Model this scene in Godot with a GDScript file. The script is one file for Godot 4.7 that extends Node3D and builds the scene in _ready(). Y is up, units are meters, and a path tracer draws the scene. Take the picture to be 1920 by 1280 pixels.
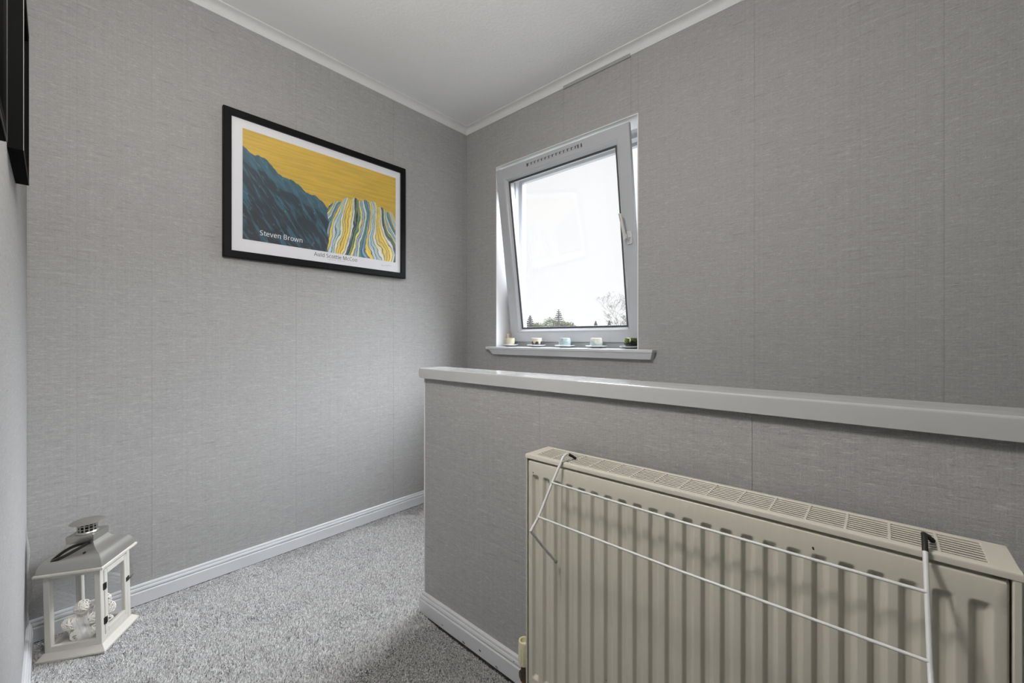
extends Node3D
# A landing with grey linen wallpaper, a half wall over the stairs, a tilted window, a radiator with a wire airer.
# x runs along the far (picture) wall towards the window wall, -z towards the far wall, y up; the landing floor is y = 0.

const WALL_FAR := -2.09      # z of the picture wall
const WALL_RIGHT := 1.870    # x of the window wall
const WALL_LEFT := -0.055    # x of the wall beside the camera
const WALL_NEAR := 2.6       # z of the wall behind the camera
const CEIL := 2.405
const HW0 := 0.914           # half wall: x of its landing side
const HW1 := 0.998           # and of its stair side
const HWZ := -1.251          # z of its free end
const FILL_COLOUR := Color(1.0, 0.985, 0.97)

var M := {}
var rng := RandomNumberGenerator.new()

# ------------------------------------------------------------------ geometry
class Geo:
	var p := PackedVector3Array()
	var crease := 0.7
	func tri(a: Vector3, b: Vector3, c: Vector3) -> void:
		p.push_back(a); p.push_back(b); p.push_back(c)
	func quad(a: Vector3, b: Vector3, c: Vector3, d: Vector3) -> void:
		tri(a, b, c); tri(a, c, d)
	# appends a closed shape, turned so that its faces look outwards
	func closed(q: PackedVector3Array) -> void:
		var vol := 0.0
		var o := q[0]
		for i in range(0, q.size(), 3):
			vol += (q[i] - o).dot((q[i + 2] - o).cross(q[i + 1] - o))
		for i in range(0, q.size(), 3):
			if vol >= 0.0: tri(q[i], q[i + 1], q[i + 2])
			else: tri(q[i], q[i + 2], q[i + 1])
	func box(c: Vector3, s: Vector3, bevel := 0.0, bs := Basis.IDENTITY) -> void:
		var h := s * 0.5
		var b := minf(bevel, minf(h.x, minf(h.y, h.z)) * 0.95)
		var ax := [Vector3.RIGHT, Vector3.UP, Vector3.BACK]
		var q := PackedVector3Array()
		var vert := func(sg: Vector3, a: int) -> Vector3:   # corner sg, on the face across axis a
			var v := Vector3.ZERO
			for k in 3:
				v[k] = sg[k] * (h[k] if k == a else h[k] - b)
			return v
		var faces: Array = []
		for a in 3:
			var u := (a + 1) % 3
			var w := (a + 2) % 3
			for s0 in [-1.0, 1.0]:
				var f: Array = []
				for m in [[-1, -1], [1, -1], [1, 1], [-1, 1]]:
					var sg := Vector3.ZERO
					sg[a] = s0; sg[u] = m[0]; sg[w] = m[1]
					f.append(vert.call(sg, a))
				faces.append(f)
			if b > 0.0:
				for su in [-1.0, 1.0]:
					for sw in [-1.0, 1.0]:
						var g1 := Vector3.ZERO
						var g2 := Vector3.ZERO
						g1[a] = -1; g1[u] = su; g1[w] = sw
						g2[a] = 1; g2[u] = su; g2[w] = sw
						faces.append([vert.call(g1, u), vert.call(g2, u), vert.call(g2, w), vert.call(g1, w)])
		if b > 0.0:
			for x in [-1.0, 1.0]:
				for y in [-1.0, 1.0]:
					for z in [-1.0, 1.0]:
						var g := Vector3(x, y, z)
						faces.append([vert.call(g, 0), vert.call(g, 1), vert.call(g, 2)])
		for f in faces:
			var n: Vector3 = (f[2] - f[0]).cross(f[1] - f[0])
			var mid: Vector3 = (f[0] + f[1] + f[2]) / 3.0
			if n.dot(mid) < 0.0: f.reverse()
			for k in range(1, f.size() - 1):
				tri(c + bs * f[0], c + bs * f[k], c + bs * f[k + 1])
	func span(a: Vector3, b: Vector3, bevel := 0.0) -> void:
		box((a + b) * 0.5, (b - a).abs(), bevel)
	# a profile (x along out, y along up) drawn from a to b; the ends can be mitred
	func run(poly: PackedVector2Array, a: Vector3, b: Vector3, out: Vector3, up: Vector3, sa := 0.0, sb := 0.0) -> void:
		var d := (b - a).normalized()
		var n := poly.size()
		var q := PackedVector3Array()
		var A := PackedVector3Array()
		var B := PackedVector3Array()
		for v in poly:
			A.push_back(a + out * v.x + up * v.y + d * (v.x * sa))
			B.push_back(b + out * v.x + up * v.y + d * (v.x * sb))
		for i in n:
			var j := (i + 1) % n
			q.append_array([A[i], A[j], B[j], A[i], B[j], B[i]])
		var t := Geometry2D.triangulate_polygon(poly)
		# the sides of a profile that runs counter-clockwise and the caps must agree on their winding
		for i in range(0, t.size(), 3):
			var cross := (poly[t[i + 1]] - poly[t[i]]).cross(poly[t[i + 2]] - poly[t[i]])
			var i1 := t[i + 1]
			var i2 := t[i + 2]
			if (cross > 0.0) != (_area(poly) > 0.0):
				i1 = t[i + 2]; i2 = t[i + 1]
			q.append_array([A[t[i]], A[i2], A[i1], B[t[i]], B[i1], B[i2]])
		closed(q)
	func _area(poly: PackedVector2Array) -> float:
		var s := 0.0
		for i in poly.size():
			s += poly[i].cross(poly[(i + 1) % poly.size()])
		return s
	# profile points (radius, height) turned about the y axis of bs at c
	func lathe(prof: Array, c: Vector3, segs := 32, bs := Basis.IDENTITY) -> void:
		var q := PackedVector3Array()
		for i in segs:
			var a0 := TAU * i / segs
			var a1 := TAU * (i + 1) / segs
			var d0 := Vector3(cos(a0), 0, sin(a0))
			var d1 := Vector3(cos(a1), 0, sin(a1))
			for k in prof.size() - 1:
				var lo: Vector2 = prof[k]
				var hi: Vector2 = prof[k + 1]
				var v0 := c + bs * (d0 * lo.x + Vector3.UP * lo.y)
				var v1 := c + bs * (d1 * lo.x + Vector3.UP * lo.y)
				var v2 := c + bs * (d1 * hi.x + Vector3.UP * hi.y)
				var v3 := c + bs * (d0 * hi.x + Vector3.UP * hi.y)
				if lo.x > 1e-6: q.append_array([v0, v1, v2])
				if hi.x > 1e-6: q.append_array([v0, v2, v3])
		closed(q)
	func tube(pts: Array, r: float, segs := 8, loop := false, r1 := -1.0) -> void:
		var n := pts.size()
		var q := PackedVector3Array()
		var rings: Array = []
		var nx := Vector3.ZERO
		for i in n:
			var pa: Vector3 = pts[(i - 1 + n) % n] if loop or i > 0 else pts[i]
			var pb: Vector3 = pts[(i + 1) % n] if loop or i < n - 1 else pts[i]
			var t := (pb - pa).normalized()
			if nx == Vector3.ZERO:
				nx = t.cross(Vector3.UP if absf(t.y) < 0.9 else Vector3.RIGHT).normalized()
			nx = (nx - t * nx.dot(t)).normalized()
			var ny := t.cross(nx)
			var ring := PackedVector3Array()
			var rr := r if r1 < 0.0 else lerpf(r, r1, float(i) / (n - 1))
			for k in segs:
				var a := TAU * k / segs
				ring.push_back(pts[i] + (nx * cos(a) + ny * sin(a)) * rr)
			rings.append(ring)
		for i in (n if loop else n - 1):
			var A: PackedVector3Array = rings[i]
			var B: PackedVector3Array = rings[(i + 1) % n]
			for k in segs:
				var j := (k + 1) % segs
				q.append_array([A[k], A[j], B[j], A[k], B[j], B[k]])
		if not loop:
			for k in segs:
				var j := (k + 1) % segs
				q.append_array([pts[0], rings[0][j], rings[0][k], pts[n - 1], rings[n - 1][k], rings[n - 1][j]])
		closed(q)
	func mesh() -> ArrayMesh:
		var n := p.size()
		var fn := PackedVector3Array()
		fn.resize(n / 3)
		var at := {}
		for i in range(0, n, 3):
			var w := (p[i + 2] - p[i]).cross(p[i + 1] - p[i])
			fn[i / 3] = w
			for k in 3:
				var key := Vector3i((p[i + k] * 20000.0).round())
				if at.has(key): at[key].append(i / 3)
				else: at[key] = [i / 3]
		var nor := PackedVector3Array()
		nor.resize(n)
		var cosc := cos(crease)
		for i in n:
			var f := fn[i / 3]
			var fu := f.normalized()
			var s := Vector3.ZERO
			for j in at[Vector3i((p[i] * 20000.0).round())]:
				var g := fn[j]
				if g.normalized().dot(fu) > cosc: s += g
			nor[i] = s.normalized() if s.length_squared() > 0.0 else Vector3.UP
		var ar := []
		ar.resize(Mesh.ARRAY_MAX)
		ar[Mesh.ARRAY_VERTEX] = p
		ar[Mesh.ARRAY_NORMAL] = nor
		var m := ArrayMesh.new()
		m.add_surface_from_arrays(Mesh.PRIMITIVE_TRIANGLES, ar)
		return m

func rect(x0: float, y0: float, x1: float, y1: float) -> PackedVector2Array:
	return PackedVector2Array([Vector2(x0, y0), Vector2(x1, y0), Vector2(x1, y1), Vector2(x0, y1)])

# ------------------------------------------------------------------ nodes
func obj(called: String, g: Geo, m: Material, parent: Node = self) -> MeshInstance3D:
	return obj_mesh(called, g.mesh(), m, parent)
func obj_mesh(called: String, me: Mesh, m: Material, parent: Node = self) -> MeshInstance3D:
	var o := MeshInstance3D.new()
	o.name = numbered(called, parent)
	o.mesh = me
	o.material_override = m
	parent.add_child(o, true)
	return o
func numbered(called: String, parent: Node) -> String:
	if not parent.has_node(NodePath(called)): return called
	var k := 1
	while parent.has_node(NodePath("%s_%03d" % [called, k])): k += 1
	return "%s_%03d" % [called, k]
func tag(o: Node, label: String, category: String, group := "", kind := "") -> Node:
	o.set_meta("label", label)
	o.set_meta("category", category)
	if group: o.set_meta("group", group)
	if kind: o.set_meta("kind", kind)
	return o
func thing(called: String, label: String, category: String, at := Vector3.ZERO, group := "", kind := "") -> Node3D:
	var o := Node3D.new()
	o.name = numbered(called, self)
	add_child(o, true)
	o.position = at
	tag(o, label, category, group, kind)
	return o

# ------------------------------------------------------------------ materials
func rgb(r: int, g: int, b: int) -> Color:
	return Color(r / 255.0, g / 255.0, b / 255.0)
func mat(c: Color, rough := 0.6, metal := 0.0, spec := 0.5) -> StandardMaterial3D:
	var m := StandardMaterial3D.new()
	m.albedo_color = c
	m.roughness = rough
	m.metallic = metal
	m.metallic_specular = spec
	return m
func glass(alpha := 0.06) -> StandardMaterial3D:
	var m := mat(Color(1, 1, 1, alpha), 0.02)
	m.transparency = BaseMaterial3D.TRANSPARENCY_ALPHA
	return m
func grey_tex(w: int, h: int, f: PackedFloat32Array) -> ImageTexture:
	var b := PackedByteArray()
	b.resize(w * h)
	for i in w * h: b[i] = clampi(int(f[i] * 255.0), 0, 255)
	return ImageTexture.create_from_image(Image.create_from_data(w, h, false, Image.FORMAT_L8, b))
func triplanar(m: StandardMaterial3D, metres: float, world := true) -> void:
	m.uv1_triplanar = true
	m.uv1_world_triplanar = world
	m.uv1_triplanar_sharpness = 8.0
	m.uv1_scale = Vector3.ONE / metres
func noise_tex(freq: float, oct := 3, size := 512, lo := Color.BLACK, hi := Color.WHITE) -> NoiseTexture2D:
	var n := FastNoiseLite.new()
	n.noise_type = FastNoiseLite.TYPE_SIMPLEX_SMOOTH
	n.frequency = freq
	n.fractal_octaves = oct
	n.seed = 7
	var t := NoiseTexture2D.new()
	t.noise = n
	t.width = size; t.height = size
	t.seamless = true
	if lo != Color.BLACK or hi != Color.WHITE:
		var gr := Gradient.new()
		gr.set_color(0, lo); gr.set_color(1, hi)
		t.color_ramp = gr
	return t

# linen-look paper: horizontal slubs over a fine weave
func linen() -> void:
	var w := 1024
	var f := PackedFloat32Array()
	f.resize(w * w)
	var col := PackedFloat32Array()
	col.resize(w)
	var v := 0.0
	for x in w:
		v = v * 0.3 + rng.randfn(0.0, 0.006)
		col[x] = v
	for y in w:
		var row := rng.randfn(0.0, 0.008)
		for x in w:
			f[y * w + x] = row + col[x] * (0.5 + rng.randf()) + (rng.randf() - 0.5) * 0.10
	for k in 2600:      # soft mottling
		var x0 := rng.randi() % w
		var y0 := rng.randi() % w
		var n := 20 + rng.randi() % 56
		var hh := 3 + rng.randi() % 5
		var a := rng.randfn(0.0, 0.013)
		for i in n:
			var e := a * minf((1.0 - absf(2.0 * i / n - 1.0)) * 1.6, 1.0)
			for j in hh: f[((y0 + j) % w) * w + (x0 + i) % w] += e
	for k in 24000:     # slubs
		var x0 := rng.randi() % w
		var y0 := rng.randi() % w
		var n := int(4 + 24 * pow(rng.randf(), 2.0))
		var a := rng.randfn(0.004, 0.046)
		if a < 0.0: a *= 0.75
		for i in n:
			var e := 1.0 - absf(2.0 * i / n - 1.0)
			var yy := (y0 + (1 if i * 3 > n * 2 else 0)) % w
			f[yy * w + (x0 + i) % w] += a * minf(e * 2.5, 1.0)
			f[((yy + 1) % w) * w + (x0 + i) % w] += a * 0.6 * e
	for k in 5000:      # upright threads
		var x0 := rng.randi() % w
		var y0 := rng.randi() % w
		var a := rng.randfn(0.0, 0.026)
		for i in 6 + rng.randi() % 16: f[((y0 + i) % w) * w + x0] += a
	var hgt := f.duplicate()
	for i in w * w:
		f[i] = 0.84 + clampf(f[i], -0.2, 0.16)
		hgt[i] = 0.5 + hgt[i] * 1.2
	M.linen = grey_tex(w, w, f)
	M.linen_h = grey_tex(w, w, hgt)

func materials() -> void:
	linen()
	var wp := mat(rgb(190, 189, 187), 0.72, 0.0, 0.35)
	wp.albedo_texture = M.linen
	wp.heightmap_enabled = true
	wp.heightmap_texture = M.linen_h
	wp.heightmap_scale = 0.03
	triplanar(wp, 0.86)
	M.paper = wp
	M.plaster = mat(rgb(205, 203, 198), 0.9)
	var ce := mat(rgb(226, 226, 226), 0.85)
	ce.heightmap_enabled = true
	ce.heightmap_texture = noise_tex(0.045, 4)
	ce.heightmap_scale = 0.09
	triplanar(ce, 0.42)
	M.ceiling = ce
	var gl := mat(rgb(200, 201, 203), 0.3)
	gl.heightmap_enabled = true
	gl.heightmap_texture = noise_tex(0.012, 3)
	gl.heightmap_scale = 0.05
	triplanar(gl, 0.6)
	M.gloss = gl
	M.gloss_cap = gl.duplicate()
	M.gloss_cap.roughness = 0.14
	M.gloss_cap.metallic_specular = 0.7
	M.gloss_cap.albedo_color = rgb(176, 177, 176)
	M.coving = mat(rgb(212, 212, 211), 0.6)
	M.upvc = mat(rgb(176, 178, 181), 0.28)
	M.gasket = mat(rgb(58, 61, 66), 0.6)
	M.glass = glass(0.04)
	M.reveal = mat(rgb(224, 224, 225), 0.55)
	M.render = mat(rgb(222, 222, 218), 0.95)
	M.render.heightmap_enabled = true
	M.render.heightmap_texture = noise_tex(0.06, 4)
	M.render.heightmap_scale = 0.6
	triplanar(M.render, 0.3)
	M.black = mat(rgb(13, 13, 14), 0.5, 0.0, 0.3)
	M.edge = mat(rgb(104, 104, 102), 0.75, 0.0, 0.2)
	M.black_matt = mat(rgb(7, 7, 7), 0.75, 0.0, 0.15)
	M.rad = mat(rgb(198, 194, 180), 0.35)
	M.rad_grille = mat(rgb(196, 191, 179), 0.4)
	M.rad_shade = mat(rgb(26, 23, 19), 0.9, 0.0, 0.2)
	M.wire = mat(rgb(205, 206, 204), 0.35)
	M.chip = mat(rgb(40, 38, 36), 0.6, 0.3)
	M.brass = mat(rgb(92, 84, 72), 0.4, 0.8)
	M.copper = mat(rgb(150, 92, 60), 0.35, 0.9)
	M.steel = mat(rgb(176, 174, 168), 0.36, 0.85)
	M.dark_metal = mat(rgb(60, 58, 55), 0.45, 0.7)
	M.lantern = mat(rgb(198, 195, 186), 0.5)
	M.strap = mat(rgb(52, 48, 44), 0.5, 0.2)
	M.wicker = mat(rgb(236, 232, 222), 0.7)

func _ready() -> void:
	rng.seed = 20
	# ---------------------------------------------------------------- camera, sky, exposure, fill lamp
	var cam := Camera3D.new()
	cam.name = "camera"
	add_child(cam)
	var yaw := deg_to_rad(48.09)          # from straight down the half wall towards the window wall
	cam.position = Vector3(0, 1.0, 0)
	cam.basis = Basis(Vector3.UP, -yaw)
	cam.projection = Camera3D.PROJECTION_FRUSTUM
	cam.near = 0.02
	cam.far = 400.0
	cam.size = 2.0 * cam.near * 640.0 / 774.5
	cam.frustum_offset = Vector2(0, -6.0 / 774.5 * cam.near)
	cam.current = true
	var sky := ProceduralSkyMaterial.new()
	sky.sky_top_color = Color(0.98, 0.985, 0.99)
	sky.sky_horizon_color = Color(0.975, 0.98, 0.985)
	sky.sky_curve = 0.15
	sky.ground_horizon_color = Color(0.60, 0.62, 0.60)
	sky.ground_bottom_color = Color(0.34, 0.36, 0.32)
	sky.energy_multiplier = 1.05
	var we := WorldEnvironment.new()
	we.name = "world_environment"
	var e := Environment.new()
	e.background_mode = Environment.BG_SKY
	e.sky = Sky.new()
	e.sky.sky_material = sky
	e.tonemap_mode = Environment.TONE_MAPPER_LINEAR
	e.tonemap_exposure = 1.0
	e.sdfgi_enabled = true
	e.ssao_enabled = true
	e.ssil_enabled = true
	we.environment = e
	add_child(we)

	# the bright, cloud-veiled part of the sky around the sun, outside the window
	var sun := DirectionalLight3D.new()
	sun.name = "veiled_sun"
	sun.light_color = Color(0.95, 0.97, 1.0)
	sun.light_energy = 19.5
	sun.light_angular_distance = 80.0
	sun.shadow_enabled = true
	sun.sky_mode = DirectionalLight3D.SKY_MODE_LIGHT_ONLY
	add_child(sun)
	sun.look_at_from_position(Vector3.ZERO, Vector3(-0.59, -0.88, -0.11))

	materials()
	shell()
	window_main()
	cups()
	radiator()
	airer()
	picture()
	side_frames()
	lantern()
	carpet()
	fill_lamp()
	outside()

# ------------------------------------------------------------------ the room
func strip(parent: Node, a: Vector3, b: Vector3) -> void:
	var g := Geo.new()
	g.span(a, b)
	obj("wallpaper_strip", g, M.paper, parent)

func wall(called: String, label: String, boxes: Array, m: Material = null) -> MeshInstance3D:
	var g := Geo.new()
	for b in boxes: g.span(b[0], b[1])
	var o := obj(called, g, m if m else M.paper)
	tag(o, label, "wall", "", "structure")
	return o

func shell() -> void:
	var G := 0.0003           # half of the gap at a paper seam
	var T := 0.0012           # thickness of the paper
	# far wall, with the picture
	var wf := wall("wall_far", "grey linen papered wall with the picture, across the end of the landing", [[Vector3(-0.2, -2.8, WALL_FAR - 0.2), Vector3(2.2, CEIL + 0.2, WALL_FAR - T)]])
	var s := [WALL_LEFT, 0.257, 0.783, 1.309, 1.835, WALL_RIGHT]
	for i in s.size() - 1:
		strip(wf, Vector3(s[i] + G, 0, WALL_FAR - T), Vector3(s[i + 1] - G, CEIL, WALL_FAR))
	# left wall
	var wl := wall("wall_left", "bright grey papered wall at the left edge carrying black frames", [[Vector3(WALL_LEFT - 0.15, -0.2, WALL_FAR - 0.1), Vector3(WALL_LEFT - T, CEIL + 0.2, WALL_NEAR + 0.15)]])
	var z := WALL_FAR
	while z < WALL_NEAR:
		strip(wl, Vector3(WALL_LEFT - T, 0, z + G), Vector3(WALL_LEFT, CEIL, minf(z + 0.526, WALL_NEAR) - G))
		z += 0.526
	var pg := Geo.new()
	pg.crease = 1.2
	var pp := func(i: int, j: int) -> Vector3:
		var v := i / 16.0
		var u := j / 5.0
		return Vector3(WALL_LEFT + 0.0006 + (0.009 * u * u + 0.004 * u * sin(v * 17.0)) * sin(PI * v), 0.02 + 0.36 * v, -2.032 - 0.036 * u)
	for i in 16:
		for j in 5:
			pg.quad(pp.call(i, j), pp.call(i + 1, j), pp.call(i + 1, j + 1), pp.call(i, j + 1))
	obj("peeling_paper_edge", pg, M.paper, wl)
	# window wall: piers left and right of the opening, above and below it
	var X1 := WALL_RIGHT + 0.25
	var wr := wall("wall_right", "grey linen papered wall with the tilted window", [
		[Vector3(WALL_RIGHT + T, -2.8, WALL_FAR - 0.2), Vector3(X1, CEIL + 0.2, -1.814)],
		[Vector3(WALL_RIGHT + T, -2.8, -0.869), Vector3(X1, CEIL + 0.2, WALL_NEAR + 0.15)],
		[Vector3(WALL_RIGHT + T, -2.8, -1.814), Vector3(X1, 0.92, -0.869)],
		[Vector3(WALL_RIGHT + T, 2.077, -1.814), Vector3(X1, CEIL + 0.2, -0.869)]])
	var top := CEIL
	for r in [[WALL_FAR, -1.8145, -2.6, top], [-1.8145, -1.2985, 2.077, top], [-1.2985, -0.906, 2.077, top], [-0.906, -0.8685, 2.077, top], [-1.8145, -1.2985, -2.6, 0.922], [-1.2985, -0.8685, -2.6, 0.922], [-0.8685, -0.38, -2.6, top], [-0.38, 0.143, -2.6, top], [0.143, 0.669, -2.6, top], [0.669, 1.195, -2.6, top], [1.195, 1.721, -2.6, top], [1.721, 2.6, -2.6, top]]:
		strip(wr, Vector3(WALL_RIGHT, r[2], r[0] + G), Vector3(WALL_RIGHT + T, r[3], r[1] - G))
	# the two papered drops above the window ride up over the coving
	strip(wr, Vector3(WALL_RIGHT - 0.0078, 2.358, -1.2975), Vector3(WALL_RIGHT, 2.3745, -0.907))
	# reveal linings
	var g := Geo.new()
	g.span(Vector3(WALL_RIGHT + 0.0005, 0.92, -1.814), Vector3(2.005, 2.077, -1.8095))
	g.span(Vector3(WALL_RIGHT + 0.0005, 0.92, -0.8735), Vector3(2.005, 2.077, -0.869))
	g.span(Vector3(WALL_RIGHT + 0.0005, 2.0725, -1.8095), Vector3(2.005, 2.077, -0.8735))
	obj("reveal_lining", g, M.reveal, wr)
	g = Geo.new()
	g.span(Vector3(2.07, 0.9, -1.814), Vector3(X1 + 0.02, 2.077, -1.795))
	g.span(Vector3(2.07, 0.9, -0.888), Vector3(X1 + 0.02, 2.077, -0.869))
	g.run(PackedVector2Array([Vector2(0, 0), Vector2(0.10, 0), Vector2(0.10, 0.05), Vector2(0, 0.075)]), Vector3(2.07, 0.88, -1.795), Vector3(2.07, 0.88, -0.888), Vector3.RIGHT, Vector3.UP)
	obj("outer_reveal", g, M.render, wr)
	# wall behind the camera, with an added window opening that fills the landing with light
	var wz := [[Vector3(-0.2, -2.8, WALL_NEAR), Vector3(2.2, 0.85, WALL_NEAR + 0.15)], [Vector3(-0.2, 2.15, WALL_NEAR), Vector3(2.2, CEIL + 0.2, WALL_NEAR + 0.15)],
		[Vector3(-0.2, 0.85, WALL_NEAR), Vector3(0.1, 2.15, WALL_NEAR + 0.15)], [Vector3(1.7, 0.85, WALL_NEAR), Vector3(2.2, 2.15, WALL_NEAR + 0.15)]]
	wall("wall_near", "grey papered wall behind the viewer with an opening for the added fill window", wz, M.paper)
	# half wall
	var wh := wall("wall_stair", "grey linen papered half wall along the stairs, behind the radiator", [[Vector3(HW0 + T, -2.8, HWZ + T), Vector3(HW1 - T, 0.855, WALL_NEAR)]])
	s = [HWZ, -0.716, -0.19, 0.336, 0.862, 1.388, 1.914, WALL_NEAR]
	for i in s.size() - 1:
		strip(wh, Vector3(HW0, 0, s[i] + G), Vector3(HW0 + T, 0.855, s[i + 1] - G))
		strip(wh, Vector3(HW1 - T, -2.6, s[i] + G), Vector3(HW1, 0.855, s[i + 1] - G))
	strip(wh, Vector3(HW0 + G, 0, HWZ), Vector3(HW1 - G, 0.855, HWZ + T))
	g = Geo.new()
	g.span(Vector3(HW0 - 0.0022, 0.06, HWZ - 0.0022), Vector3(HW0 + 0.004, 0.856, HWZ + 0.003), 0.0012)
	tag(obj("trim_1", g, M.coving), "thin white corner bead down the free end of the half wall", "trim", "", "structure")
	# its cap, with a rounded free end
	g = Geo.new()
	var c0 := 0.899
	var c1 := 1.013
	var prof := PackedVector2Array([Vector2(0, 0.0), Vector2(c1 - c0, 0), Vector2(c1 - c0, 0.031), Vector2(c1 - c0 - 0.005, 0.036), Vector2(0.005, 0.036), Vector2(0.0015, 0.0345), Vector2(0, 0.031)])
	g.run(prof, Vector3(c0, 0.8555, HWZ - 0.008), Vector3(c0, 0.8555, WALL_NEAR), Vector3.RIGHT, Vector3.UP)
	var nose := PackedVector2Array()
	for i in 9:
		var a := PI * i / 8.0 - PI / 2
		nose.push_back(Vector2(0.012 * cos(a) * 0.9, 0.018 + 0.018 * sin(a)))
	g.run(nose, Vector3(c0 + 0.0015, 0.8555, HWZ - 0.008), Vector3(c1 - 0.0015, 0.8555, HWZ - 0.008), Vector3.FORWARD, Vector3.UP)
	tag(obj("trim_2", g, M.gloss_cap), "long white gloss painted cap board on top of the half wall", "trim", "", "structure")
	# skirting
	var sk := PackedVector2Array([Vector2(0, 0), Vector2(0.014, 0), Vector2(0.014, 0.044), Vector2(0.0125, 0.0465), Vector2(0.0092, 0.0475), Vector2(0.0088, 0.0495), Vector2(0.0115, 0.0515), Vector2(0.0118, 0.055), Vector2(0.0103, 0.0595), Vector2(0.0074, 0.061), Vector2(0.007, 0.0628), Vector2(0.0082, 0.0645), Vector2(0.0074, 0.069), Vector2(0.0045, 0.0715), Vector2(0, 0.072)])
	for k in sk.size(): sk[k] = Vector2(sk[k].x * 1.05, sk[k].y)
	for r in [["baseboard_far", Vector3(WALL_LEFT, 0, WALL_FAR), Vector3(WALL_RIGHT, 0, WALL_FAR), Vector3.BACK, 1.0, -1.0, "white grooved skirting board below the picture wall"],
			["baseboard_left", Vector3(WALL_LEFT, 0, WALL_FAR), Vector3(WALL_LEFT, 0, WALL_NEAR), Vector3.RIGHT, 1.0, 0.0, "white skirting board at the lower left edge, beside the lantern"],
			["baseboard_right", Vector3(WALL_RIGHT, 0, WALL_FAR), Vector3(WALL_RIGHT, 0, -1.25), Vector3.LEFT, 1.0, 0.0, "white skirting board below the window, hidden by the half wall"]]:
		g = Geo.new()
		g.crease = 0.5
		g.run(sk, r[1], r[2], r[3], Vector3.UP, r[4], r[5])
		tag(obj(r[0], g, M.gloss), r[6], "skirting board", "", "structure")
	g = Geo.new()
	g.crease = 0.5
	g.run(sk, Vector3(HW0, 0, HWZ), Vector3(HW0, 0, WALL_NEAR), Vector3.LEFT, Vector3.UP, -1.0, 0.0)
	g.run(sk, Vector3(HW0, 0, HWZ), Vector3(HW1, 0, HWZ), Vector3.FORWARD, Vector3.UP, -1.0, 0.0)
	var bs_obj := obj("baseboard_stair", g, M.gloss)
	for q in [[-0.943, 0.0182, 0.0042, 0.0022], [-1.13, 0.012, 0.003, 0.0016], [-0.80, 0.058, 0.0016, 0.0012], [-1.02, 0.006, 0.006, 0.002], [-0.87, 0.005, 0.005, 0.0016]]:
		g = Geo.new()
		g.box(Vector3(HW0 - 0.0147, q[1], q[0]), Vector3(0.0006, q[3] * 2.0, q[2] * 2.0), 0.0002, Basis(Vector3.RIGHT, 0.35))
		obj("paint_chip", g, M.chip, bs_obj)
	tag(bs_obj, "white grooved skirting board at the foot of the half wall, scuffed along the carpet", "skirting board", "", "structure")
	# coving
	var cv := PackedVector2Array([Vector2(0, 0), Vector2(0, -0.040), Vector2(0.005, -0.040), Vector2(0.0065, -0.034)])
	for i in 7:
		var a := PI / 2 * i / 6.0
		cv.push_back(Vector2(0.0065 + 0.0275 * (1.0 - cos(a)), -0.034 + 0.0275 * sin(a)))
	cv.append_array([Vector2(0.040, -0.0045), Vector2(0.040, 0)])
	for r in [["trim_3", Vector3(WALL_LEFT, CEIL, WALL_FAR), Vector3(WALL_RIGHT, CEIL, WALL_FAR), Vector3.BACK, 1.0, -1.0, "white coving between the ceiling and the picture wall"],
			["trim_4", Vector3(WALL_RIGHT, CEIL, WALL_FAR), Vector3(WALL_RIGHT, CEIL, WALL_NEAR), Vector3.LEFT, 1.0, 0.0, "white coving between the ceiling and the window wall"],
			["trim_5", Vector3(WALL_LEFT, CEIL, WALL_FAR), Vector3(WALL_LEFT, CEIL, WALL_NEAR), Vector3.RIGHT, 1.0, 0.0, "white coving above the left wall, out of the picture"]]:
		g = Geo.new()
		g.run(cv, r[1], r[2], r[3], Vector3.UP, r[4], r[5])
		tag(obj(r[0], g, M.coving), r[6], "coving", "", "structure")
	g = Geo.new()
	g.span(Vector3(-0.2, CEIL, WALL_FAR - 0.2), Vector3(2.2, CEIL + 0.15, WALL_NEAR + 0.15))
	tag(obj("ceiling", g, M.ceiling), "white stippled ceiling above the landing", "ceiling", "", "structure")
	# stairs going down behind the half wall
	for k in 11:
		g = Geo.new()
		var z0 := -1.25 + k * 0.24
		g.span(Vector3(HW1, -0.2 * (k + 1) - 0.25, z0), Vector3(WALL_RIGHT, -0.2 * (k + 1), z0 + 0.26), 0.008)
		if k == 0:
			var st := thing("stairs", "carpeted stairs going down behind the half wall", "stairs", Vector3.ZERO, "", "structure")
			M.stairs = st
		obj("step", g, M.step if M.has("step") else M.plaster, M.stairs)
	g = Geo.new()
	g.span(Vector3(-0.2, -2.9, WALL_FAR - 0.2), Vector3(2.2, -2.6, WALL_NEAR + 0.15))
	tag(obj("floor_below", g, M.plaster), "floor of the storey below, at the foot of the stairs", "floor", "", "structure")

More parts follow.
